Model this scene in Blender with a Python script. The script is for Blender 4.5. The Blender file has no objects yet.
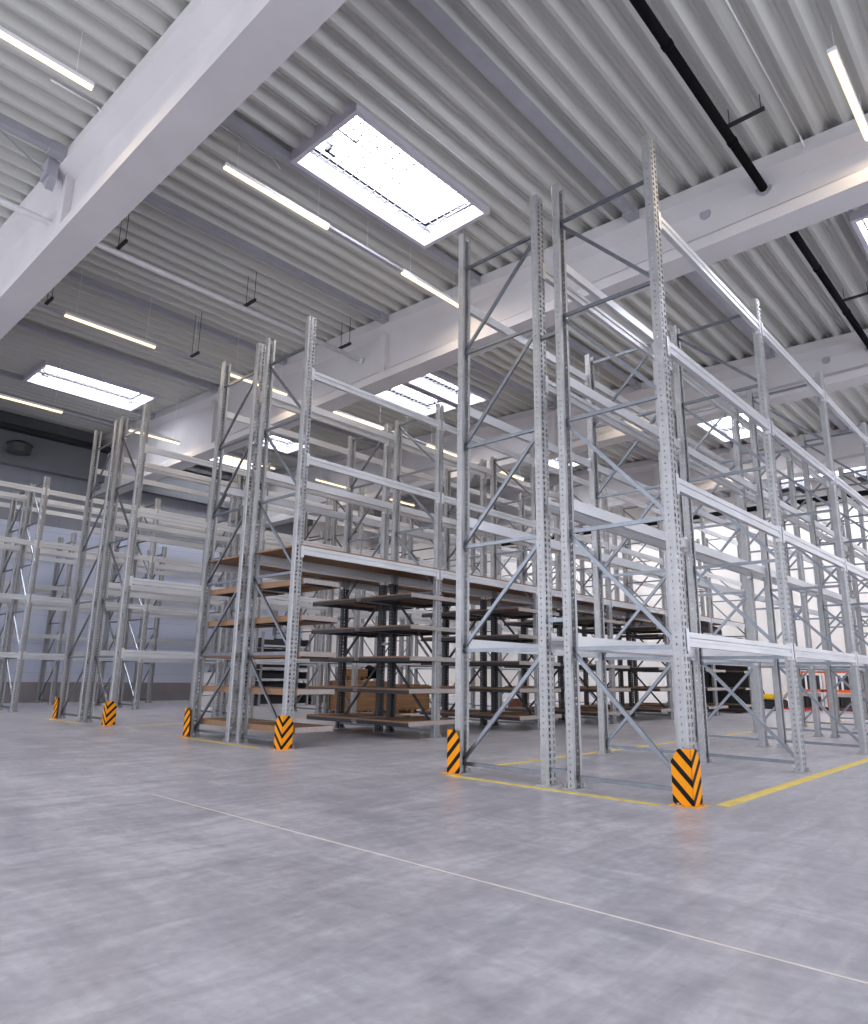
import bpy, bmesh, math, random
from mathutils import Vector, Matrix
random.seed(7)
S = bpy.context.scene
COL = S.collection

# ------------------------------------------------------------ camera, world, exposure
cam = bpy.data.cameras.new('camera'); camo = bpy.data.objects.new('camera', cam); COL.objects.link(camo); S.camera = camo
cam.sensor_fit = 'HORIZONTAL'; cam.sensor_width = 36.0; cam.lens = 36.0 * 698.144 / 868.0
cam.clip_start = 0.05; cam.clip_end = 300
r_ = Vector((0.73461166, 0.6783186, 0.01515224)); u_ = Vector((0.14448809, -0.17822109, 0.97332443)); f_ = Vector((-0.66292451, 0.71282615, 0.22893225))
M = Matrix(((r_.x, u_.x, -f_.x, 2.6002), (r_.y, u_.y, -f_.y, -5.9521), (r_.z, u_.z, -f_.z, 0.9908), (0, 0, 0, 1)))
camo.matrix_world = M

W = bpy.data.worlds.new('world'); S.world = W; W.use_nodes = True
bg = W.node_tree.nodes['Background']; bg.inputs[0].default_value = (0.86, 0.88, 0.97, 1); bg.inputs[1].default_value = 1.06
S.view_settings.view_transform = 'Standard'; S.view_settings.look = 'None'
S.view_settings.exposure = 1.27; S.view_settings.gamma = 1.0; S.view_settings.use_curve_mapping = False
PANE_E = 7.0; TUBE_E = 0.95

ZD, SD = 8.0716, -0.0448           # roof height and fall
def roof(x): return ZD + SD * x

# ------------------------------------------------------------ materials
def mat(name, col, rough=0.6, metal=0.0, noise=None, bump=None, spec=None):
    m = bpy.data.materials.new(name); m.use_nodes = True; nt = m.node_tree; b = nt.nodes['Principled BSDF']
    b.inputs['Base Color'].default_value = (*col, 1); b.inputs['Roughness'].default_value = rough; b.inputs['Metallic'].default_value = metal
    if spec is not None: b.inputs['Specular IOR Level'].default_value = spec
    tc = nt.nodes.new('ShaderNodeTexCoord')
    if noise:
        sc, lo, hi, strx = noise
        mp = nt.nodes.new('ShaderNodeMapping'); mp.inputs['Scale'].default_value = strx
        n = nt.nodes.new('ShaderNodeTexNoise'); n.inputs['Scale'].default_value = sc; n.inputs['Detail'].default_value = 5
        cr = nt.nodes.new('ShaderNodeValToRGB')
        cr.color_ramp.elements[0].position = 0.3; cr.color_ramp.elements[1].position = 0.7
        cr.color_ramp.elements[0].color = (*[c * lo for c in col], 1); cr.color_ramp.elements[1].color = (*[min(1, c * hi) for c in col], 1)
        nt.links.new(tc.outputs['Object'], mp.inputs[0]); nt.links.new(mp.outputs[0], n.inputs[0])
        nt.links.new(n.outputs[0], cr.inputs[0]); nt.links.new(cr.outputs[0], b.inputs['Base Color'])
        if bump:
            bp = nt.nodes.new('ShaderNodeBump'); bp.inputs['Strength'].default_value = bump; bp.inputs['Distance'].default_value = 0.01
            nt.links.new(n.outputs[0], bp.inputs['Height']); nt.links.new(bp.outputs[0], b.inputs['Normal'])
    return m
def emis(name, col, st):
    m = bpy.data.materials.new(name); m.use_nodes = True; b = m.node_tree.nodes['Principled BSDF']
    b.inputs['Base Color'].default_value = (*col, 1); b.inputs['Emission Color'].default_value = (*col, 1); b.inputs['Emission Strength'].default_value = st
    return m
galv = mat('galvanised_upright', (0.37, 0.375, 0.385), 0.42, 0.6, (9, .9, 1.08, (1, 1, 1)))
galvb = mat('galvanised_beam', (0.60, 0.61, 0.635), 0.36, 0.5, (5, .92, 1.08, (1, .3, 1)))
brace_m = mat('galvanised_brace', (0.21, 0.23, 0.26), 0.32, 0.9, (8, .88, 1.1, (1, 1, 1)))
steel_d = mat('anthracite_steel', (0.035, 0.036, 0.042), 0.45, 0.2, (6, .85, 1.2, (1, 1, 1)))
board_m = mat('chipboard', (0.30, 0.175, 0.10), 0.75, 0, (60, .75, 1.15, (1, 1, 1)))
edge_m = mat('pale_board_edge', (0.40, 0.35, 0.325), 0.6, 0, (20, .9, 1.08, (1, 1, 1)))
girder_m = mat('painted_concrete', (0.56, 0.54, 0.55), 0.7, 0, (1.2, .94, 1.05, (1, 1, 1)))
deck_m = mat('roof_deck_paint', (0.53, 0.53, 0.50), 0.42, 0.1, (1.5, .95, 1.05, (1, .1, 1)))
purl_m = mat('grey_steel_paint', (0.36, 0.36, 0.40), 0.5, 0.2, (3, .93, 1.05, (1, 1, 1)))
curb_m = mat('curb_paint', (0.55, 0.53, 0.60), 0.5, 0.1, (3, .95, 1.05, (1, 1, 1)))
black_m = mat('black_foam_insulation', (0.004, 0.004, 0.005), 0.9, 0, (14, .7, 1.5, (1, 1, 1)), 0.4, .1)
conduit_m = mat('conduit_galvanised', (0.80, 0.80, 0.82), 0.35, 0.2, (6, .93, 1.05, (1, 1, 1)))
darkm = mat('dark_hardware', (0.03, 0.03, 0.035), 0.5, 0.4, (6, .8, 1.2, (1, 1, 1)))
white_m = mat('white_paint', (0.75, 0.75, 0.77), 0.5, 0, (4, .96, 1.03, (1, 1, 1)))
pane_m = emis('daylit_pane', (0.93, 0.95, 1.0), PANE_E)
tube_m = emis('lit_tube', (1.0, 0.74, 0.40), TUBE_E)
yellow_l = mat('yellow_line_paint', (0.92, 0.70, 0.14), 0.5, 0, (10, .8, 1.1, (1, 1, 1)))
wood_m = mat('crate_wood', (0.27, 0.145, 0.065), 0.75, 0, (7, .65, 1.25, (1, .15, 6)))
orange_m = mat('orange_steel', (0.85, 0.13, 0.02), 0.45, 0.0, (7, .85, 1.1, (1, 1, 1)))
brown_m = mat('rust_brown_steel', (0.13, 0.05, 0.03), 0.6, 0.1, (7, .8, 1.2, (1, 1, 1)))
tarp_m = mat('dark_grey_sheet', (0.055, 0.055, 0.055), 0.6, 0.0, (3, .7, 1.4, (1, 1, 1)))
yel_m = mat('yellow_machine_paint', (0.85, 0.55, 0.02), 0.4, 0, (5, .9, 1.1, (1, 1, 1)))
red_m = mat('red_paint', (0.65, 0.04, 0.03), 0.45, 0, (5, .9, 1.1, (1, 1, 1)))
box_m = mat('pale_blue_card', (0.50, 0.58, 0.72), 0.7, 0, (5, .95, 1.05, (1, 1, 1)))
plinth_m = mat('grey_plinth_concrete', (0.22, 0.20, 0.21), 0.75, 0, (1.3, .9, 1.1, (1, 1, 1)))

def floor_material():
    m = bpy.data.materials.new('polished_concrete'); m.use_nodes = True; nt = m.node_tree; b = nt.nodes['Principled BSDF']
    tc = nt.nodes.new('ShaderNodeTexCoord')
    def noise(scale, mapsc, rot=0, detail=6, dist=0.0):
        mp = nt.nodes.new('ShaderNodeMapping'); mp.inputs['Scale'].default_value = mapsc; mp.inputs['Rotation'].default_value = (0, 0, rot)
        n = nt.nodes.new('ShaderNodeTexNoise'); n.inputs['Scale'].default_value = scale; n.inputs['Detail'].default_value = detail
        n.inputs['Distortion'].default_value = dist; n.inputs['Roughness'].default_value = .62
        nt.links.new(tc.outputs['Object'], mp.inputs[0]); nt.links.new(mp.outputs[0], n.inputs[0]); return n
    a = noise(0.7, (1, 1, 1), 0, 6, .6); c = noise(1.6, (.45, 1.5, 1), .6, 8, 1.2); d = noise(4.0, (1.5, .35, 1), -.7, 8, .8); g = noise(14, (1, 1, 1), 0, 3)
    def mix(x, y, f):
        mm = nt.nodes.new('ShaderNodeMix'); mm.data_type = 'FLOAT'; mm.inputs[0].default_value = f
        nt.links.new(x, mm.inputs[2]); nt.links.new(y, mm.inputs[3]); return mm.outputs[0]
    v = mix(mix(a.outputs[0], c.outputs[0], .62), mix(d.outputs[0], g.outputs[0], .35), .5)
    cr = nt.nodes.new('ShaderNodeValToRGB'); e = cr.color_ramp.elements
    e[0].position = .40; e[0].color = (0.30, 0.297, 0.345, 1); e[1].position = .60; e[1].color = (0.60, 0.595, 0.65, 1)
    el = e.new(.5); el.color = (0.43, 0.422, 0.475, 1)
    nt.links.new(v, cr.inputs[0]); nt.links.new(cr.outputs[0], b.inputs['Base Color'])
    rr = nt.nodes.new('ShaderNodeMapRange'); rr.inputs[3].default_value = .22; rr.inputs[4].default_value = .42
    nt.links.new(c.outputs[0], rr.inputs[0]); nt.links.new(rr.outputs[0], b.inputs['Roughness'])
    bp = nt.nodes.new('ShaderNodeBump'); bp.inputs['Strength'].default_value = .06; bp.inputs['Distance'].default_value = .01
    nt.links.new(v, bp.inputs['Height']); nt.links.new(bp.outputs[0], b.inputs['Normal'])
    return m
def wall_material(name, col, pitch, vertical, dark=.8):
    m = bpy.data.materials.new(name); m.use_nodes = True; nt = m.node_tree; b = nt.nodes['Principled BSDF']; b.inputs['Roughness'].default_value = .55
    g = nt.nodes.new('ShaderNodeNewGeometry'); sp = nt.nodes.new('ShaderNodeSeparateXYZ'); nt.links.new(g.outputs['Position'], sp.inputs[0])
    def seam(sock, pt, w):
        d = nt.nodes.new('ShaderNodeMath'); d.operation = 'DIVIDE'; d.inputs[1].default_value = pt; nt.links.new(sock, d.inputs[0])
        f = nt.nodes.new('ShaderNodeMath'); f.operation = 'FRACT'; nt.links.new(d.outputs[0], f.inputs[0])
        l = nt.nodes.new('ShaderNodeMath'); l.operation = 'LESS_THAN'; l.inputs[1].default_value = w / pt; nt.links.new(f.outputs[0], l.inputs[0]); return l.outputs[0]
    s = seam(sp.outputs[1] if vertical else sp.outputs[2], pitch, .02)
    n = nt.nodes.new('ShaderNodeTexNoise'); n.inputs['Scale'].default_value = .6; nt.links.new(g.outputs['Position'], n.inputs[0])
    cr = nt.nodes.new('ShaderNodeValToRGB'); cr.color_ramp.elements[0].color = (*[c * .93 for c in col], 1); cr.color_ramp.elements[1].color = (*[min(1, c * 1.05) for c in col], 1)
    nt.links.new(n.outputs[0], cr.inputs[0])
    mm = nt.nodes.new('ShaderNodeMix'); mm.data_type = 'RGBA'; nt.links.new(s, mm.inputs[0]); nt.links.new(cr.outputs[0], mm.inputs[6])
    mm.inputs[7].default_value = (*[c * dark for c in col], 1); nt.links.new(mm.outputs[2], b.inputs['Base Color'])
    return m
def stripe_material():
    m = bpy.data.materials.new('hazard_stripes'); m.use_nodes = True; nt = m.node_tree; b = nt.nodes['Principled BSDF']; b.inputs['Roughness'].default_value = .6; b.inputs['Specular IOR Level'].default_value = .2
    tc = nt.nodes.new('ShaderNodeTexCoord'); sp = nt.nodes.new('ShaderNodeSeparateXYZ'); nt.links.new(tc.outputs['Object'], sp.inputs[0])
    def mt(op, a, bb):
        n = nt.nodes.new('ShaderNodeMath'); n.operation = op
        for i, q in enumerate((a, bb)):
            if q is None: continue
            if isinstance(q, (int, float)): n.inputs[i].default_value = q
            else: nt.links.new(q, n.inputs[i])
        return n.outputs[0]
    u = mt('ADD', mt('ABSOLUTE', sp.outputs[0], None), mt('ABSOLUTE', sp.outputs[1], None))
    v = mt('SUBTRACT', sp.outputs[2], mt('MULTIPLY', u, 1.05))
    f = mt('FRACT', mt('DIVIDE', mt('ADD', v, 1.06), 0.15), None)
    k = mt('LESS_THAN', f, .40)
    mm = nt.nodes.new('ShaderNodeMix'); mm.data_type = 'RGBA'; nt.links.new(k, mm.inputs[0])
    mm.inputs[6].default_value = (0.92, 0.34, 0.006, 1); mm.inputs[7].default_value = (0.006, 0.006, 0.006, 1)
    nt.links.new(mm.outputs[2], b.inputs['Base Color']); return m
floor_m = floor_material()
wall_blue = wall_material('blue_grey_panels', (0.50, 0.54, 0.66), 0.9, False)
wall_grey = wall_material('grey_vertical_panels', (0.22, 0.23, 0.26), 1.1, True)
wall_cream = wall_material('cream_panels', (0.82, 0.78, 0.74), 2.4, False, .9)
stripe_m = stripe_material()

# ------------------------------------------------------------ mesh helpers
class MB:
    def __init__(s): s.v = []; s.f = []
    def box(s, x0, y0, z0, x1, y1, z1):
        n = len(s.v)
        s.v += [(x0, y0, z0), (x1, y0, z0), (x1, y1, z0), (x0, y1, z0), (x0, y0, z1), (x1, y0, z1), (x1, y1, z1), (x0, y1, z1)]
        s.f += [tuple(n + i for i in q) for q in ((0, 3, 2, 1), (4, 5, 6, 7), (0, 1, 5, 4), (1, 2, 6, 5), (2, 3, 7, 6), (3, 0, 4, 7))]
        return s
    def prism(s, pts, axis, a, b, closed=True):
        # pts: 2-D outline in the plane across axis, extruded from a to b
        n = len(s.v); k = len(pts)
        def P(p, t): return {'x': (t, p[0], p[1]), 'y': (p[0], t, p[1]), 'z': (p[0], p[1], t)}[axis]
        s.v += [P(p, a) for p in pts] + [P(p, b) for p in pts]
        s.f += [(n + i, n + (i + 1) % k, n + k + (i + 1) % k, n + k + i) for i in range(k)]
        if closed: s.f += [tuple(n + i for i in reversed(range(k))), tuple(n + k + i for i in range(k))]
        return s
    def tube(s, p, q, r, n=12, r2=None):
        p = Vector(p); q = Vector(q); d = (q - p).normalized(); a = d.orthogonal().normalized(); b = d.cross(a); r2 = r if r2 is None else r2; m = len(s.v)
        for c, rr in ((p, r), (q, r2)):
            for i in range(n):
                t = 2 * math.pi * i / n; s.v.append(tuple(c + a * math.cos(t) * rr + b * math.sin(t) * rr))
        s.f += [(m + i, m + (i + 1) % n, m + n + (i + 1) % n, m + n + i) for i in range(n)]
        s.f += [tuple(m + i for i in reversed(range(n))), tuple(m + n + i for i in range(n))]
        return s
    def path(s, pts, r, n=8):
        for a, b in zip(pts, pts[1:]): s.tube(a, b, r, n)
        return s
    def mesh(s, name, *mats, smooth=False, bevel=0):
        me = bpy.data.meshes.new(name); me.from_pydata(s.v, [], s.f)
        bm = bmesh.new(); bm.from_mesh(me); bmesh.ops.recalc_face_normals(bm, faces=bm.faces)
        if bevel: bmesh.ops.bevel(bm, geom=bm.edges[:], offset=bevel, segments=2, affect='EDGES', clamp_overlap=True)
        bm.to_mesh(me); bm.free()
        for m in mats: me.materials.append(m)
        if smooth:
            for p in me.polygons: p.use_smooth = len(p.vertices) == 4
        return me
def put(name, me, loc=(0, 0, 0), rot=(0, 0, 0), parent=None, **kw):
    o = bpy.data.objects.new(name, me); o.location = loc; o.rotation_euler = rot; COL.objects.link(o)
    if parent: o.parent = parent
    for k, v in kw.items(): o[k] = v
    return o
def empty(name, loc, label, cat, group=None, rot=(0, 0, 0)):
    o = put(name, None, loc, rot, label=label, category=cat)
    if group: o['group'] = group
    return o
def struct(name, me, loc=(0, 0, 0), **kw): return put(name, me, loc, kind='structure', **kw)

# ------------------------------------------------------------ building shell
XW, YF = -22.0, 22.3
XR, YN = 11.0, -13.0
m = MB(); m.box(XW - .3, YN, -.2, XR, YF + .3, 0); struct('floor', m.mesh('floor', floor_m))
# saw-cut joints in the floor
joint_m = mat('joint_filler', (0.78, 0.70, 0.64), 0.7, 0, (8, .9, 1.1, (1, 1, 1)))
for i, (a, b, c, d) in enumerate([(-3.3, -2.988, 9, -2.976), (XW, 9.2, XR, 9.212)]):
    struct('trim_%d' % (i + 1), MB().box(a, b, 0, c, d, .0012).mesh('joint', joint_m))
# left wall: plinth, horizontal panels, vertical panels, edge beam
struct('wall_left', MB().box(XW - .25, YN, .0, XW, 12.4, 5.6).mesh('wall', wall_blue))
struct('wall_left_upper', MB().box(XW - .25, YN, 5.6, XW - .02, 12.4, 7.35).mesh('wall', wall_grey))
struct('baseboard_left', MB().box(XW, YN, 0, XW + .05, 12.4, .62).mesh('plinth', plinth_m))
struct('wall_left_cream', MB().box(XW - .25, 12.4, .0, XW, YF, 9.3).mesh('wall', wall_cream))
struct('wall_far', MB().box(XW - .25, YF, 0, XR, YF + .25, 9.3).mesh('wall', wall_cream))
fascia = MB().box(XW - .25, YN, 7.35, XW + .28, 12.4, 8.45); fascia.box(XW - .25, YN, 8.45, XW - .02, 12.4, 9.4)
struct('wall_left_fascia', fascia.mesh('fascia', mat('fascia_grey', (0.15, 0.16, 0.175), .6, 0, (2, .95, 1.05, (1, 1, 1)))))
put('cable_tray', MB().box(XW + .30, YN, 8.40, XW + .62, 12.4, 8.52).box(XW + .59, YN, 8.52, XW + .62, 12.4, 8.55).mesh('tray', darkm),
    label='long black cable tray along the top of the blue-grey panel wall', category='cable tray')

# skylights (x0, x1, y0, y1)
SKY = [(-4.75, -3.46, -1.04, 1.61), (-17.79, -16.26, -.52, 2.37), (-10.75, -9.65, 5.35, 8.06), (-9.33, -8.55, 5.35, 8.06),
       (-4.75, -3.46, 12.2, 15.0), (.9, 2.2, 5.3, 8.0), (-21.0, -19.8, 5.5, 8.6), (-10.75, -9.5, 12.2, 15.0), (-17.6, -16.4, 5.4, 8.0),
       (-5.0, -1.5, 17.6, 20.8), (-11.0, -7.6, 17.6, 20.8), (-17.6, -14.4, 17.6, 20.8), (1.0, 4.2, 17.6, 20.8)]  # far-bay row: skylights added to brighten the far wall
# corrugated deck: trapezoidal ribs running away from the camera along Y, cut out at the skylights
def deck():
    m = MB(); P = .33; D = .125
    prof = [(0, 0), (.055, 0), (.14, D), (.18, D), (.195, D - .012), (.21, D), (.245, D)]
    xs = []; x = XW - .2
    while x < XR:
        xs += [(x + a, b) for a, b in prof]; x += P
    for (xa, za), (xb, zb) in zip(xs, xs[1:]):
        cuts = [(YN, YF + .2)]
        for (s0, s1, t0, t1) in SKY:
            if (xa + xb) / 2 > s0 - .02 and (xa + xb) / 2 < s1 + .02:
                nc = []
                for c0, c1 in cuts:
                    if t1 <= c0 or t0 >= c1: nc.append((c0, c1)); continue
                    if t0 > c0: nc.append((c0, t0 - .04))
                    if t1 < c1: nc.append((t1 + .04, c1))
                cuts = nc
        for c0, c1 in cuts:
            n = len(m.v)
            m.v += [(xa, c0, roof(xa) + za), (xb, c0, roof(xb) + zb), (xb, c1, roof(xb) + zb), (xa, c1, roof(xa) + za)]
            m.v += [(xa, c0, roof(xa) + za + .003), (xb, c0, roof(xb) + zb + .003), (xb, c1, roof(xb) + zb + .003), (xa, c1, roof(xa) + za + .003)]
            m.f += [(n, n + 3, n + 2, n + 1), (n + 4, n + 5, n + 6, n + 7)]
    me = bpy.data.meshes.new('deck'); me.from_pydata(m.v, [], m.f); me.materials.append(deck_m); return me
struct('ceiling', deck())
# roof skin above the deck with the same openings (insulation layer)
def roof_skin():
    xs = sorted({XW - .3, XR} | {s[0] for s in SKY} | {s[1] for s in SKY}); ys = sorted({YN, YF + .3} | {s[2] for s in SKY} | {s[3] for s in SKY})
    m = MB()
    for xa, xb in zip(xs, xs[1:]):
        for ya, yb in zip(ys, ys[1:]):
            cx, cy = (xa + xb) / 2, (ya + yb) / 2
            if any(s[0] < cx < s[1] and s[2] < cy < s[3] for s in SKY): continue
            n = len(m.v); za, zb = roof(xa) + .15, roof(xb) + .15
            m.v += [(xa, ya, za), (xb, ya, zb), (xb, yb, zb), (xa, yb, za), (xa, ya, za + .12), (xb, ya, zb + .12), (xb, yb, zb + .12), (xa, yb, za + .12)]
            m.f += [tuple(n + i for i in q) for q in ((0, 3, 2, 1), (4, 5, 6, 7), (0, 1, 5, 4), (1, 2, 6, 5), (2, 3, 7, 6), (3, 0, 4, 7))]
    return m.mesh('roof', purl_m)
struct('roof_insulation', roof_skin())
for i, (x0, x1, y0, y1) in enumerate(SKY):
    z0 = min(roof(x0), roof(x1)) - .10; h = .50; t = .07
    g = MB()
    g.box(x0 - t, y0 - t, z0, x0, y1 + t, z0 + h).box(x1, y0 - t, z0, x1 + t, y1 + t, z0 + h)
    g.box(x0, y0 - t, z0, x1, y0, z0 + h).box(x0, y1, z0, x1, y1 + t, z0 + h)
    w = struct('window_%d' % (i + 1), g.mesh('curb', curb_m))
    put('window_pane', MB().box(x0, y0, z0 + h - .06, x1, y1, z0 + h - .03).mesh('pane', pane_m), parent=w)
    gr = MB(); zg = z0 + .22; q = x0 + .13
    while q < x1: gr.box(q - .009, y0, zg, q + .009, y1, zg + .010); q += .15
    q = y0 + .13
    while q < y1: gr.box(x0, q - .009, zg, x1, q + .009, zg + .010); q += .15
    gr.box(x0 + .10, y0, zg - .02, x0 + .125, y1, zg + .01); gr.box(x0, y1 - .12, zg - .02, x1, y1 - .10, zg + .01)
    put('safety_grid', gr.mesh('grid', purl_m), parent=w)
    if i in (0, 1):
        op = MB().box(x0 + .30, y0 + .25, zg - .05, x0 + .42, y0 + .29, zg + .20).box(x0 + .30, y0 + .25, zg - .05, x0 + .34, y0 + .42, zg - .02)
        op.box(x0 + .74, y0 + .1, zg - .04, x0 + .76, y0 + .45, zg - .02).box(x0 + .74, y0 + .43, zg - .04, x0 + .84, y0 + .45, zg - .02)
        put('opener_arm', op.mesh('opener', darkm), parent=w)

# girders along X with I profile, flat soffit, top following the roof
def girder(yc):
    sg = .0101; x0, x1 = XW, XR
    def prof(x):
        zb = 7.0965 + sg * x; zt = roof(x)
        a = [(-.24, zb), (.24, zb), (.24, zb + .17), (.09, zb + .30), (.09, zt - .34), (.30, zt - .20), (.30, zt), (-.30, zt), (-.30, zt - .20), (-.09, zt - .34), (-.09, zb + .30), (-.24, zb + .17)]
        return [(x, yc + p, z) for p, z in a]
    m = MB(); m.v = prof(x0) + prof(x1); k = 12
    m.f = [(i, (i + 1) % k, k + (i + 1) % k, k + i) for i in range(k)] + [tuple(range(k)), tuple(reversed(range(k, 2 * k)))]
    # stiffening pilasters in the web
    for x in (-19.0, -14.5, -7.55, 4.5):
        za, zb = 7.0965 + sg * x + .1, roof(x) - .1
        m.box(x - .09, yc - .2, za, x + .09, yc + .2, zb)
    return m.mesh('girder', girder_m)
GY = (-2.97, 3.46, 9.9, 16.35)
for i, y in enumerate(GY): struct('girder', girder(y), label='white concrete roof girder')
# purlins hung under the deck, one per bay and line
for x in (-20.0, -17.95, -14.2, -10.95, -7.35, -4.87, -1.69, 3.0, 6.2):
    for a, b in ((YN, -3.27), (-2.67, 3.16), (3.76, 9.6), (10.2, 16.05), (16.65, YF)):
        zz = roof(x)
        if x == -4.87 and a == YN: continue
        if any(s[0] - .1 < x < s[1] + .1 and s[3] > a and s[2] < b for s in SKY): continue
        struct('purlin', MB().box(x - .06, a, zz - .13, x + .06, b, zz).box(x - .09, b - .22, zz - .16, x + .09, b, zz - .01).mesh('purlin', purl_m))
# blanked round duct holes in the girders
for gy, x, z in ((GY[1] - .09, -.67, 7.72), (GY[2] - .09, -.67, 7.70)):
    struct('trim_sleeve', MB().tube((x, gy - .012, z), (x, gy + .01, z), .085, 24).mesh('sleeve', purl_m, smooth=False))
for gy in GY[1:3]: struct('trim_collar', MB().tube((.16, gy - .115, 7.72), (.16, gy - .08, 7.72), .105, 24).mesh('collar', purl_m))

# ------------------------------------------------------------ racks
def upright_mesh(H, Z0=0.0, um=None):
    """perforated channel, front (two slot columns) towards +X, open back; centred on the origin in plan"""
    hx, hy = .042, .072; ch = .06; n = int(round((H - Z0) / ch))
    bm = bmesh.new(); cache = {}
    def V(p):
        k = tuple(round(c, 5) for c in p)
        if k not in cache: cache[k] = bm.verts.new(p)
        return cache[k]
    def strip(P0, P1, us, holes):
        # quads between P0 and P1 (plan points), us = break positions 0..1, holes = set of column index that are punched
        for c in range(n):
            z = Z0 + c * ch; ha, hb = ((.010, .046) if len(holes) == 2 else (.020, .038)); zs = [z, z + ha, z + hb, z + ch]
            for j in range(3):
                for i in range(len(us) - 1):
                    if j == 1 and i in holes: continue
                    a = [P0[0] + (P1[0] - P0[0]) * us[i], P0[1] + (P1[1] - P0[1]) * us[i]]; b = [P0[0] + (P1[0] - P0[0]) * us[i + 1], P0[1] + (P1[1] - P0[1]) * us[i + 1]]
                    bm.faces.new((V((a[0], a[1], zs[j])), V((b[0], b[1], zs[j])), V((b[0], b[1], zs[j + 1])), V((a[0], a[1], zs[j + 1]))))
    strip((-hx, -hy + .036), (-hx, -hy), [0, 1], set())
    strip((-hx, -hy), (hx - .012, -hy), [0, .46, .62, 1], {1})
    strip((hx - .012, -hy), (hx, -hy + .012), [0, 1], set())
    strip((hx, -hy + .012), (hx, hy - .012), [0, .10, .34, .66, .90, 1], {1, 3})
    strip((hx, hy - .012), (hx - .012, hy), [0, 1], set())
    strip((hx - .012, hy), (-hx, hy), [0, .38, .52, 1], {1})
    strip((-hx, hy), (-hx, hy - .036), [0, 1], set())
    bmesh.ops.recalc_face_normals(bm, faces=bm.faces)
    bm.normal_update(); bm.verts.index_update()
    outer = list(bm.verts); faces = list(bm.faces); rim = [(e.verts[0], e.verts[1]) for e in bm.edges if e.is_boundary]
    inner = {v: bm.verts.new(v.co - v.normal * .003) for v in outer}
    for f in faces: bm.faces.new([inner[v] for v in reversed(f.verts)])
    for a, b in rim: bm.faces.new((a, b, inner[b], inner[a]))
    bmesh.ops.recalc_face_normals(bm, faces=bm.faces)
    me = bpy.data.meshes.new('upright'); bm.to_mesh(me); bm.free(); me.materials.append(um or galv); return me
UP = {h: upright_mesh(h) for h in (6.4, 5.85, 5.2)}
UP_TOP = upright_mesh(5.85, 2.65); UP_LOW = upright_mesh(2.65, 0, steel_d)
foot_me = MB().box(-.085, -.09, 0, .085, .09, .008).tube((-.05, -.078, .008), (-.05, -.078, .05), .008, 8).tube((.05, .078, .008), (.05, .078, .05), .008, 8).mesh('foot', galv)
def channel(L, wid=.038, dep=.026, t=.003, m=None):
    # U profile along local X, centred, web facing -Y
    pts = [(-dep / 2, -wid / 2), (dep / 2, -wid / 2), (dep / 2, -wid / 2 + t), (-dep / 2 + t, -wid / 2 + t), (-dep / 2 + t, wid / 2 - t), (dep / 2, wid / 2 - t), (dep / 2, wid / 2), (-dep / 2, wid / 2)]
    return MB().prism(pts, 'x', -L / 2, L / 2).mesh('brace', m or brace_m)
DEP = 1.1; span = DEP - .05
hb_me = channel(span)
diag_cache = {}
def beam_mesh(L):
    # step beam along Y, outer face towards +X; origin at its top outer line
    d, h = .05, .125
    pts = [(-d, -h), (0, -h), (0, -.085), (-.012, -.078), (-.012, -.052), (0, -.045), (0, 0), (-.03, 0), (-.03, -.028), (-d, -.028)]
    m = MB().prism(pts, 'y', -L / 2, L / 2)
    for s in (-1, 1):
        y = s * L / 2
        m.box(-.052, min(y, y - s * .006), -.165, .004, max(y, y - s * .006), .03)
        ya, yb = sorted((y, y + s * .05)); m.box(.0, ya, -.165, .004, yb, .03)
    return m.mesh('beam', galvb)
bm3 = beam_mesh(2.854)
LV_END = (.10, 1.27, 2.42, 3.60, 4.80, 5.95); LV_IN = (.10, 1.27, 2.42, 3.60, 4.70, 5.74); LV_LOW = (.10, 1.27, 2.42, 3.60, 4.95)
def frame(rack, x_out, x_in, y, H, lv, out, dark=()):
    """out: -1 the aisle side is at lower X, +1 at higher X; diagonals rise from the aisle upright"""
    for x, s in ((x_out, out), (x_in, -out)):
        rz = (0, 0, 0 if s > 0 else math.pi)
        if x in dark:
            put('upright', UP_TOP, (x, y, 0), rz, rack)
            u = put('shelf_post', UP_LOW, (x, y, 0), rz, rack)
        else: u = put('upright', UP[H], (x, y, 0), rz, rack)
        put('foot_plate', foot_me, (0, 0, 0), (0, 0, 0), u)
    mx = (x_out + x_in) / 2
    for z in lv: put('horizontal_brace', hb_me, (mx, y, z), (0, 0, 0), rack)
    for a, b in zip(lv, lv[1:]):
        dz = b - a - .06; L = round(math.hypot(span, dz), 3)
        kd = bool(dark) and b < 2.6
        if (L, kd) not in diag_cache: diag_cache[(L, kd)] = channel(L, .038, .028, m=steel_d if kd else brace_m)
        ang = math.atan2(dz, span) * (1 if out < 0 else -1)
        put('diagonal_brace', diag_cache[(L, kd)], (mx, y + .005, (a + b) / 2), (0, -ang, 0), rack)
BZ = (1.40, 2.80, 4.17, 5.54)
spacer_me = MB().box(-.105, -.02, -.02, .105, .02, .02).mesh('spacer', brace_m)
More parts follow.
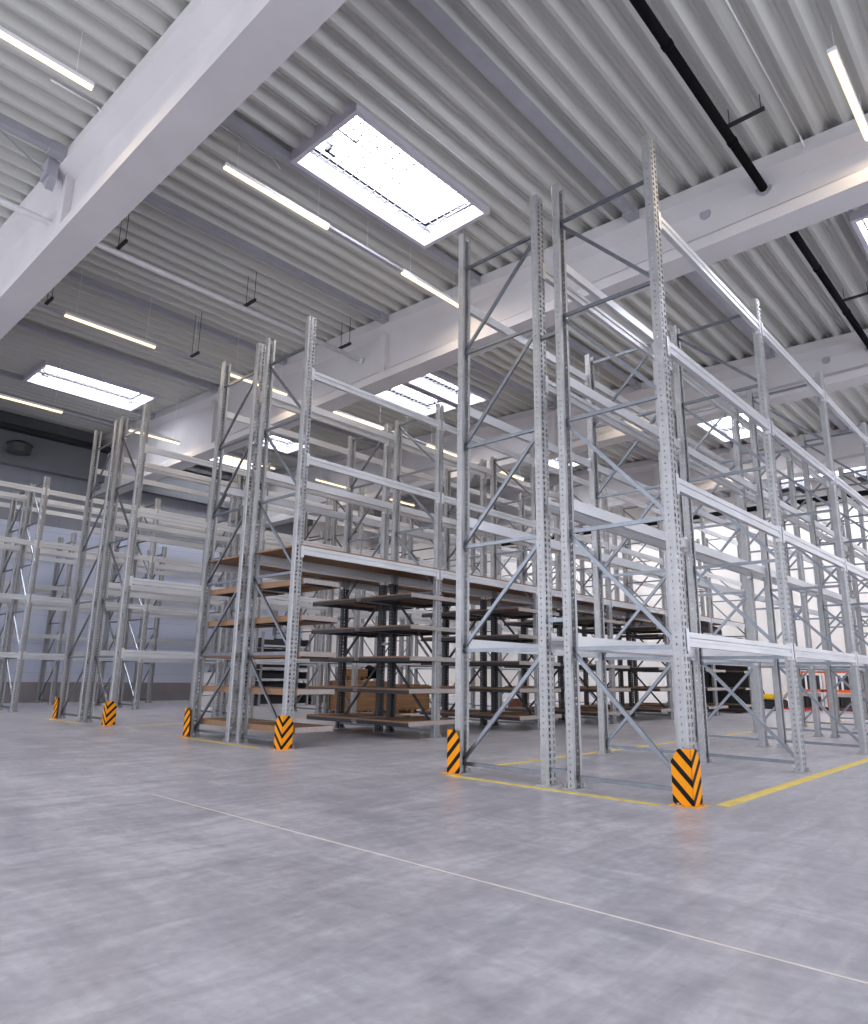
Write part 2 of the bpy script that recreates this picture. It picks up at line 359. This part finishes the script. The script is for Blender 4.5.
def double_rack(x4, ys, label, end=0, shelved=False):
    xs = [x4 - 2.482, x4 - 1.382, x4 - 1.10, x4]
    r = empty('pallet_rack', (0, 0, 0), label, 'pallet rack', 'galvanised pallet racks in parallel rows')
    for y in ys:
        H, lv = (6.4, LV_END) if y == end and x4 > -15 else (5.85, LV_IN)
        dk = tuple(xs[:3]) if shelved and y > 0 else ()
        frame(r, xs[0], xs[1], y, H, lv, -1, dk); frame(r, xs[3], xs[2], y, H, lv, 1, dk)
        for z in (.14, 1.55, 4.62): put('row_spacer', spacer_me, ((xs[1] + xs[2]) / 2, y - .02, z), (0, 0, 0), r)
    for a, b in zip(ys, ys[1:]):
        for z in (BZ[1:] if shelved else BZ):
            for x, s in ((xs[0], -1), (xs[1], 1), (xs[2], -1), (xs[3], 1)):
                put('beam', bm3, (x + s * .046, (a + b) / 2, z), (0, 0, 0 if s > 0 else math.pi), r)
    return r, xs
Y7 = [0, 3, 6, 9, 12, 15, 18]
XA, XB, XC, XDD = 0.0, -5.61, -11.16, -16.65
rA, xA = double_rack(XA, Y7, 'empty double pallet rack beneath the black insulated pipe, wide yellow line along its aisle')
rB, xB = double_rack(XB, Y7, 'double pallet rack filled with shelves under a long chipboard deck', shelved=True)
rC, xC = double_rack(XC, Y7, 'empty double pallet rack behind the shelf-filled one, wooden crates on its floor bay')
rD, xD = double_rack(XDD, [-3] + Y7[:-1], 'double pallet rack without striped guards, black trays stored at its bottom')
rE = empty('wall_rack', (0, 0, 0), 'low dark single-row rack standing against the blue-grey panel wall', 'pallet rack')
for y in (-.8, 2.2, 5.2, 8.2): frame(rE, -21.6, -20.5, y, 5.2, LV_LOW, -1)
for a in (-.8, 2.2, 5.2):
    for z in (2.05, 3.5, 4.85):
        for x, s in ((-21.6, -1), (-20.5, 1)): put('beam', bm3, (x + s * .052, a + 1.5, z), (0, 0, 0 if s > 0 else math.pi), rE)

# shelves and deck of rack B (parts of that rack)
deck_me = MB().box(-.60, -1.49, 0, .60, 1.49, .022).mesh('deck_board', board_m)
lip_me = MB().box(-.012, -1.43, -.03, .012, 1.43, .022).mesh('deck_lip', edge_m)
for a in Y7[:-1]:
    for xm in ((xB[0] + xB[1]) / 2, (xB[2] + xB[3]) / 2):
        put('deck_board', deck_me, (xm, a + 1.5, 2.80), (0, 0, 0), rB)
def shelf_me(y0, y1, w):
    b = MB().box(-w, y0, 0, w, y1, .025).mesh('shelf', board_m); return b
SZ = (.22, .73, 1.25, 1.76, 2.28)
def shelf_set(yc, y0, y1, wood_front):
    w = .62
    bme = MB().box(-w + .004, y0, .03, w - .004, y1, .055).mesh('shelf', board_m)
    eme = MB().box(-.006, y0 + .01, -.015, .006, y1 - .01, .055).mesh('shelf_edge', edge_m)
    tme = MB().box(-w, -.02, -.03, w, .02, .03).mesh('shelf_rail', board_m if wood_front else steel_d)
    ame = MB().box(-.02, y0 + .02, -.03, .02, y1 - .02, .03).mesh('shelf_arm', steel_d)
    for xm in ((xB[0] + xB[1]) / 2, (xB[2] + xB[3]) / 2):
        for z in SZ:
            s = put('shelf', bme, (xm, yc, z), (0, 0, 0), rB)
            for q in (-w, w): put('shelf_edge', eme, (q, 0, 0), (0, 0, 0), s)
            put('shelf_rail', tme, (0, y0 + .02, 0), (0, 0, 0), s); put('shelf_rail', tme, (0, y1 - .02, 0), (0, 0, 0), s)
            for q in (-.47, .47): put('shelf_arm', ame, (q, 0, 0), (0, 0, 0), s)
shelf_set(0, .075, .75, True)
for yc in Y7[1:-1]: shelf_set(yc, -.73, .73, False)
shelf_set(18, -.73, -.075, False)

# ------------------------------------------------------------ striped corner guards
def guard_mesh(sx):
    # angle section: one leg along -sx*X at y=0 (facing -Y), one along +Y at x=0; corner at origin
    L, H, t = .175, .44, .008
    def leg(ax):
        out = [(0, 0), (L, 0), (L, H - .10), (L - .055, H - .012), (L - .075, H), (0, H)]
        m = MB()
        if ax == 'x': m.prism([(-sx * a, b) for a, b in out], 'y', 0, t)
        else: m.prism([(a, b) for a, b in out], 'x', 0, -sx * t)
        return m
    a = leg('x'); b = leg('y'); m = MB(); m.v = a.v + b.v; m.f = a.f + [tuple(i + len(a.v) for i in f) for f in b.f]
    return m.mesh('guard', stripe_m)
GP, GM = guard_mesh(1), guard_mesh(-1)
flange_me = {s: MB().box(min(0, -s * .19), -.045, 0, max(0, -s * .19), .01, .008).box(min(-s * .01, s * .045), -.045, 0, max(-s * .01, s * .045), .19, .008).mesh('flange', mat('orange_paint', (.88, .36, .02), .5, 0, (20, .8, 1.1, (1, 1, 1)))) for s in (1, -1)}
bolt_me = MB().tube((0, 0, .008), (0, 0, .024), .011, 6).mesh('bolt', galv)
def guard(x, s, label):
    o = put('rack_guard', GP if s > 0 else GM, (x + s * .085, -.135, 0), label=label, category='rack guard', group='striped rack guards')
    put('base_flange', flange_me[s], (0, 0, 0), parent=o)
    for q in ((-s * .12, -.028), (s * .028, .12)): put('bolt', bolt_me, (q[0], q[1], 0), parent=o)
guard(xA[3], 1, 'largest striped guard, at the corner of the rack under the black pipe')
guard(xA[0], -1, 'narrow striped guard of the rack under the black pipe, facing the shelf-filled rack')
guard(xB[3], 1, 'striped guard with symmetrical chevrons at the aisle corner of the shelf-filled rack')
guard(xB[0], -1, 'narrow striped guard at the far corner of the shelf-filled rack, before the crate rack')
guard(xC[3], 1, 'small striped chevron guard at the corner of the empty rack behind the shelf-filled rack')
guard(xC[0], -1, 'smallest narrow striped guard, beside the last guarded upright towards the panel wall')

# ------------------------------------------------------------ yellow floor lines
def line(x0, y0, x1, y1, label): put('floor_line', MB().box(x0, y0, 0, x1, y1, .0018).mesh('line', yellow_l), label=label, category='floor marking', group='yellow floor lines')
line(.16, .10, .27, 21.5, 'broad yellow floor line along the open aisle beside the big striped guard')
line(xA[0] + .03, -.29, -.16, -.20, 'yellow floor line across the end of the rack under the black pipe')
line(-2.68, .50, -2.59, 21.5, 'yellow floor line along the rack under the black pipe, facing the shelf-filled rack')
line(xB[0] + .1, -.26, -5.92, -.17, 'yellow floor line across the end of the shelf-filled rack')
line(xC[0] + .05, -.30, -11.9, -.21, 'short yellow floor line across the end of the rack with wooden crates')
line(-10.98, .3, -10.89, 21.5, 'yellow floor line along the wooden crates, facing the shelf-filled rack')

# ------------------------------------------------------------ hanging lamps
def lamp_line(x, z, segs, what):
    for kind, y0, y1, lab in segs:
        L = y1 - y0; c = (y0 + y1) / 2
        if kind == 'lamp':
            o = empty('hanging_lamp', (x, c, z), lab, 'ceiling lamp', 'warm linear ceiling lamps')
            put('housing', MB().box(-.045, -L / 2, .0, .045, L / 2, .05).mesh('housing', white_m), parent=o)
            put('light_tube', MB().prism([(-.035, 0), (-.028, -.028), (0, -.04), (.028, -.028), (.035, 0)], 'y', -L / 2 + .01, L / 2 - .01).mesh('tube', tube_m), parent=o)
            la = bpy.data.lights.new('lamp_light', 'AREA'); la.shape = 'RECTANGLE'; la.size = .016; la.size_y = L - .06; la.energy = 9.0; la.color = (1.0, .80, .56)
            put('lamp_light', la, (0, 0, -.046), parent=o)
            rods = (-L / 2 + .2, L / 2 - .2)
        else:
            o = empty('cable_channel', (x, c, z), lab, 'cable channel', 'dark channels between lamps')
            put('channel', MB().box(-.035, -L / 2 + .002, .0, .035, L / 2 - .002, .045).mesh('chan', purl_m), parent=o); rods = (0,)
        for q in rods:
            put('suspension_rod', MB().tube((0, q, .045), (0, q, roof(x) - z + (.145 if kind == 'lamp' else .005)), .0035, 6).mesh('rod', conduit_m), parent=o)
lamp_line(-5.17, 7.75, [('lamp', -5.7, -3.68, 'warm lamp before the broad white girder, over the open floor, farthest from the racks'),
                        ('lamp', -1.93, -.12, 'long warm lamp beside the large skylight, with dark channel at its end'),
                        ('channel', -.12, 1.50, 'grey cable channel beside the large skylight between two lamps'),
                        ('lamp', 1.50, 3.05, 'warm lamp ending at the second girder beside the large skylight'),
                        ('lamp', 4.4, 6.2, 'warm lamp just past the second girder, above the shelf-filled rack'),
                        ('channel', 6.2, 7.95, 'grey channel between lamps above the aisle past the second girder'),
                        ('lamp', 7.95, 9.45, 'warm lamp ending at the third girder above the first aisle'),
                        ('lamp', 10.9, 12.7, 'warm lamp past the third girder above the first aisle'),
                        ('lamp', 14.4, 15.9, 'last warm lamp of the line above the first aisle')], 'a')
lamp_line(-10.66, 7.5, [('channel', -2.5, -1.97, 'short pale channel before the warm lamp above the crate rack'),
                        ('lamp', -1.97, -.20, 'warm lamp above the crate rack, beyond the bare steel conduit'),
                        ('channel', -.20, 1.48, 'grey channel linking two lamps above the crate rack'),
                        ('lamp', 1.48, 3.07, 'warm lamp against the second girder above the crate rack'),
                        ('lamp', 4.5, 6.3, 'warm lamp past the second girder above the crate rack'),
                        ('channel', 6.3, 7.95, 'grey channel past the second girder above the crate rack'),
                        ('lamp', 7.95, 9.5, 'warm lamp ending at the third girder above the crate rack'),
                        ('lamp', 10.9, 12.7, 'warm lamp past the third girder above the crate rack')], 'b')
lamp_line(-15.80, 7.4, [('lamp', -1.95, -.14, 'warm lamp beside the smaller skylight near the panel wall'),
                        ('channel', -.14, 1.58, 'thin channel below the smaller skylight near the panel wall'),
                        ('lamp', 1.58, 3.04, 'warm lamp ending at the second girder near the panel wall'),
                        ('lamp', 4.5, 6.3, 'warm lamp past the second girder near the panel wall'),
                        ('lamp', 7.95, 9.5, 'warm lamp ending at the third girder near the panel wall'),
                        ('lamp', 10.9, 12.7, 'warm lamp past the third girder near the cream wall')], 'c')
lamp_line(1.48, 7.6, [('lamp', 1.42, 3.10, 'bright warm lamp beside the black pipe at the second girder')], 'd')

# ------------------------------------------------------------ pipes under the roof
bp = MB(); y = YN; 
while y < YF - .2:
    y2 = min(y + 1.9, YF); bp.tube((.16, y, 7.72), (.16, y2, 7.72), .058, 14); bp.tube((.16, y2 - .05, 7.72), (.16, min(y2 + .02, YF), 7.72), .066, 14); y = y2
put('insulated_pipe', bp.mesh('pipe', black_m, smooth=True), label='thick black insulated pipe running under the roof through the girders', category='pipe')
for yy in (2.0, 7.6, 13.0):
    o = put('pipe_hanger', MB().box(.16, yy - .02, 7.80, .62, yy + .02, 7.84).tube((.2, yy, 7.84), (.2, yy, roof(.2)), .006, 6).tube((.58, yy, 7.80), (.58, yy, roof(.58)), .006, 6).mesh('hanger', darkm),
        label='small dark bracket holding the black pipe ' + {2.0: 'before the second girder', 7.6: 'between the second and third girders', 13.0: 'beyond the third girder'}[yy], category='bracket', group='black pipe brackets')
put('steel_conduit', MB().tube((-8.3, YN, 7.74), (-8.3, 3.30, 7.74), .052, 14).tube((-8.3, 3.27, 7.74), (-8.3, 3.36, 7.74), .07, 14).mesh('conduit', conduit_m, smooth=True),
    label='bare pale steel conduit hung under the deck, ending in the second girder', category='pipe')
for yy, w in ((-2.03, 'next to the broad white girder'), (.41, 'midway between the two front girders'), (2.75, 'close to the second girder'), (-4.6, 'before the broad white girder')):
    o = put('conduit_hanger', MB().box(-8.36, yy - .022, 7.80, -7.98, yy + .022, 7.85).tube((-8.30, yy, 7.83), (-8.30, yy, roof(-8.3)), .006, 6).tube((-8.02, yy, 7.83), (-8.02, yy, roof(-8)), .006, 6).mesh('hanger', darkm),
        label='black hanger bar with two rods on the pale conduit, ' + w, category='bracket', group='conduit hangers')
for yy, w in ((-2.3, 'at the broad white girder'), (.6, 'beside the channel between two lamps')):
    put('lamp_hanger', MB().box(-10.7, yy - .022, 7.56, -10.36, yy + .022, 7.61).tube((-10.66, yy, 7.6), (-10.66, yy, roof(-10.66)), .006, 6).tube((-10.4, yy, 7.6), (-10.4, yy, roof(-10.4)), .006, 6).mesh('hanger', darkm),
        label='black hanger bar above the crate rack lamps, ' + w, category='bracket', group='lamp hangers')
# thin white cable runs on the deck
for k, (x, y0, y1) in enumerate(((-6.1, -3.9, -3.2), (-3.0, -2.6, 3.2), (.75, -2.6, 3.15), (-5.1, -2.5, -1.1))):
    zc = roof(x) - .02
    put('ceiling_cable', MB().path([(x, y0, zc), (x, y1 - .12, zc), (x + .02, y1, zc - .12)], .012, 6).mesh('cable', white_m, smooth=True),
        label=['thin white cable bent down at the broad white girder', 'thin white cable along the deck over the large skylight side', 'thin white cable beside the black pipe reaching the second girder', 'short white cable running into the large skylight'][k], category='cable')
# bracing rods meeting in a bracket on the broad girder
put('bracing_rod', MB().tube((-7.66, -3.44, 8.1), (-5.0, -7.5, 8.0), .012, 8).mesh('rod', purl_m), label='thin diagonal bracing rod meeting the broad white girder', category='rod')
put('girder_bracket', MB().box(-7.82, -3.42, 8.02, -7.55, -3.27, 8.3).prism([(-7.82, 8.02), (-7.55, 8.02), (-7.68, 7.86)], 'y', -3.38, -3.27).mesh('bracket', purl_m), label='grey steel bracket where the rod meets the broad girder', category='bracket')
# black pipe and air units at the far wall
put('wall_pipe', MB().tube((XW + 3, YF - .35, 7.55), (XR, YF - .35, 7.55), .10, 14).mesh('pipe', black_m, smooth=True), label='long black pipe running crosswise along the cream far wall', category='pipe')
for k, x in enumerate((-8.3, -4.2, -1.6)):
    o = empty('air_heater', (x, 19.3, 7.35), 'grey air heater hanging under the roof, ' + ['above the dark covered stack', 'above the yellow machine', 'above the orange cages'][k], 'air heater', 'hanging air heaters')
    put('casing', MB().box(-.55, -.5, 0, .55, .5, .28).mesh('casing', purl_m, bevel=.02), parent=o)
    g = MB()
    for q in range(9): g.box(-.5, -.46 + q * .11, -.04, .5, -.42 + q * .11, 0)
    put('louvre', g.mesh('louvre', darkm), parent=o)
    put('outlet', MB().tube((0, 0, -.04), (0, 0, -.12), .3, 20, .36).mesh('outlet', purl_m), parent=o)
    for sx in (-.5, .5):
        for sy in (-.45, .45): put('suspension_rod', MB().tube((sx, sy, .28), (sx, sy, roof(x) - 7.35 + .14), .008, 6).mesh('rod', darkm), parent=o)
# exhaust drum on the fascia of the left wall
o = empty('exhaust_fan', (XW + .28, .5, 7.75), 'dark round exhaust fan on the grey fascia above the panel wall', 'fan')
put('drum', MB().tube((.45, 0, -.12), (.45, 0, .14), .33, 28).mesh('drum', tarp_m), parent=o)
put('cap', MB().tube((.45, 0, .14), (.45, 0, .24), .37, 28, .20).mesh('cap', darkm), parent=o)
put('bracket', MB().box(-.0, -.12, .0, .2, .12, .1).mesh('br', darkm), parent=o)

# ------------------------------------------------------------ stored goods
def crate(loc, sx, sy, h, label, lid=True):
    o = empty('wooden_crate', (loc[0], loc[1], loc[2]), label, 'crate', 'wooden crates on the floor')
    p = MB()
    for q in (-sy / 2, -.05, sy / 2 - .1): p.box(-sx / 2, q, .0, sx / 2, q + .1, .02)
    put('pallet_runner', p.mesh('runner', wood_m), parent=o)
    p = MB()
    for a in (-sx / 2, -.06, sx / 2 - .12):
        for q in (-sy / 2, -.05, sy / 2 - .1): p.box(a, q, .02, a + .12, q + .1, .10)
    put('pallet_block', p.mesh('block', wood_m), parent=o)
    b = MB().box(-sx / 2, -sy / 2, .10, sx / 2, sy / 2, h)
    for e in (-sx / 2, 0, sx / 2):
        b.box(e - .03, -sy / 2 - .015, .10, e + .03, -sy / 2, h); b.box(e - .03, sy / 2, .10, e + .03, sy / 2 + .015, h)
    for e in (-sy / 2 + .03, sy / 2 - .03): b.box(sx / 2, e - .03, .10, sx / 2 + .015, e + .03, h)
    put('crate_body', b.mesh('body', wood_m), parent=o)
    put('crate_lid', MB().box(-sx / 2 - .01, -sy / 2 - .01, h, sx / 2 + .01, sy / 2 + .01, h + .02).mesh('lid', wood_m), parent=o)
    return o
crate((-11.75, 6.75, 0), 1.0, 1.25, .82, 'tall brown wooden crate on the floor with a smaller box on top')
crate((-11.75, 8.2, 0), 1.0, 1.25, .74, 'long brown wooden crate on the floor behind the tall one')
crate((-11.75, 6.45, .85), .5, .5, .28, 'small wooden box on top of the tall brown crate')
bg_me = bpy.data.meshes.new('bundle'); bmm = bmesh.new(); bmesh.ops.create_icosphere(bmm, subdivisions=3, radius=.5)
for v in bmm.verts:
    v.co *= 1 + .22 * math.sin(9 * v.co.x + 3) * math.cos(7 * v.co.y) + .12 * math.sin(15 * v.co.z); v.co.z *= .8
bmm.to_mesh(bg_me); bmm.free(); bg_me.materials.append(black_m)
o = put('cable_bundle', bg_me, (-11.7, 7.02, 1.05), label='tangled black bundle lying on the tall wooden crate', category='bundle'); o.scale = (.5, .45, .42)
# black trays in rack D
for k, (a, b) in enumerate(((6.95, 8.75), (9.15, 10.9))):
    n = 6 if k == 0 else 1
    for j in range(n):
        z0 = .0 if j == 0 else .08 + .35 * j
        o = empty('storage_tray', (-17.2, (a + b) / 2, z0), '%s black open tray %s' % (['lowest', 'second lowest', 'third', 'fourth', 'second highest', 'topmost'][j], 'in the stack of trays in the unguarded rack') if k == 0 else 'single low black tray on the floor beside the tray stack', 'tray', 'black trays')
        L = (b - a) / 2
        put('tray_bin', MB().box(-.45, -L, 0, .45, L, .02).box(-.45, -L, .02, -.42, L, .32).box(-.42, -L, .02, .45, -L + .03, .28).box(-.42, L - .03, .02, .45, L, .28).box(.20, -L + .03, .02, .22, L - .03, .24).mesh('tray', steel_d), parent=o)
        put('front_rail', MB().box(.45, -L, 0, .465, L, .06).mesh('rail', galvb), parent=o)
    if k == 0:
        o = empty('tray_stand', (-17.2, (a + b) / 2, 0), 'steel stand whose posts carry the stack of black trays', 'stand')
        for sx in (-.46, .49):
            for sy in (-.93, .93): put('post', MB().box(sx - .03, sy - .03, 0, sx + .03, sy + .03, 2.3).mesh('post', galv), parent=o)
o = put('cardboard_box', MB().box(-.15, -.28, 0, .15, .28, .34).box(-.14, -.005, .34, .14, .005, .343).mesh('box', box_m, bevel=.004), (-17.25, 7.3, 1.852), label='pale blue box lying on the tray stack', category='box')
for k, z in enumerate((0, .34, .68)):
    put('white_box', MB().box(-.25, -.3, 0, .25, .3, .32).box(-.25, -.04, .32, .25, .04, .323).mesh('wb', white_m, bevel=.005), (-17.1, 5.25, z), label=['bottom', 'middle', 'top'][k] + ' white box of three stacked beside the black trays', category='box', group='white boxes')
# dark covered stack at the end of rack B
o = empty('covered_stack', (-6.45, 18.62, 0), 'tall dark grey covered stack standing at the end of the shelf-filled rack', 'covered stack')
put('cover', MB().prism([(-.75, .05), (.75, .05), (.78, 2.0), (.70, 2.2), (.5, 2.3), (-.5, 2.3), (-.70, 2.2), (-.78, 2.0)], 'y', -.42, .42).mesh('cover', tarp_m), parent=o)
put('base', MB().box(-.7, -.4, 0, .7, .4, .05).mesh('base', wood_m), parent=o)
put('fabric_roll', MB().tube((-6.2, 15.4, 2.56), (-6.2, 17.0, 2.50), .17, 20).tube((-6.2, 15.35, 2.56), (-6.2, 15.4, 2.56), .05, 12).mesh('roll', tarp_m, smooth=True), label='dark roll lying beneath the chipboard deck at the rack end', category='roll')
# orange cages at the far wall
for k, x in enumerate((-4.7, -3.75, -2.8)):
    o = empty('steel_cage', (x, 21.3, 0), ['first orange and brown storage cage after the yellow machine', 'middle orange and brown storage cage by the far wall', 'last orange and brown storage cage by the far wall'][k], 'storage cage', 'orange cages by the far wall')
    w, d = .42, .4
    for q, (z, mm, t) in enumerate(((.06, brown_m, .1), (.66, orange_m, .09), (1.30, orange_m, .06))):
        g = MB().box(-w, -d, z, w, -d + .05, z + t).box(-w, d - .05, z, w, d, z + t).box(-w, -d + .05, z, -w + .05, d - .05, z + t).box(w - .05, -d + .05, z, w, d - .05, z + t)
        put('rim', g.mesh('rim', mm), parent=o)
    for sx in (-w + .03, w - .03):
        for sy in (-d + .03, d - .03): put('post', MB().box(sx - .03, sy - .03, 0, sx + .03, sy + .03, 1.36).mesh('post', orange_m if sx < 0 else white_m), parent=o)
    for z0, z1 in ((.16, .56), (.75, 1.22)):
        g = MB()
        for j in range(5): g.box(-.33 + j * .14, -.2 + .03 * j, z0, -.25 + j * .14, .15, z1)
        put('stored_panel', g.mesh('panel', [tarp_m, white_m][0]), parent=o)
    put('side_panel', MB().box(-w + .06, -d + .01, .52, w - .06, -d + .03, .64).mesh('sp', edge_m), parent=o)
    put('light_bar', MB().box(-.10, -d - .0, .75, -.04, -d + .03, 1.28).box(.06, -d, .75, .12, -d + .03, 1.28).mesh('lb', white_m), parent=o)
o = empty('pallet_truck', (-5.75, 20.6, 0), 'yellow and black powered pallet truck parked by the far wall', 'pallet truck')
put('body', MB().box(-.35, -.3, .06, .35, .3, .38).mesh('body', darkm, bevel=.03), parent=o)
put('cover', MB().box(-.33, -.28, .38, .33, .28, .56).mesh('cover', yel_m, bevel=.05), parent=o)
put('fork', MB().box(.35, -.22, .06, 1.35, -.08, .11).mesh('fork', red_m), parent=o); put('fork', MB().box(.35, .08, .06, 1.35, .22, .11).mesh('fork', red_m), parent=o)
put('tiller', MB().tube((-.3, 0, .5), (-.5, 0, 1.05), .02, 8).tube((-.5, -.15, 1.05), (-.5, .15, 1.05), .02, 8).mesh('till', darkm), parent=o)
for sy in (-.15, .15): put('wheel', MB().tube((0, sy - .03, .08), (0, sy + .03, .08), .08, 16).mesh('wheel', black_m), parent=o)
b2 = bg_me.copy(); b2.materials.clear(); b2.materials.append(red_m)
o = put('tool_bag', MB().prism([(-.28, 0), (.28, 0), (.30, .2), (.15, .34), (-.15, .34), (-.30, .2)], 'y', -.18, .18).mesh('bag', brown_m, bevel=.03), (-10.9, 12.6, 0), label='dark reddish tool bag on the floor behind the shelf-filled rack', category='bag')
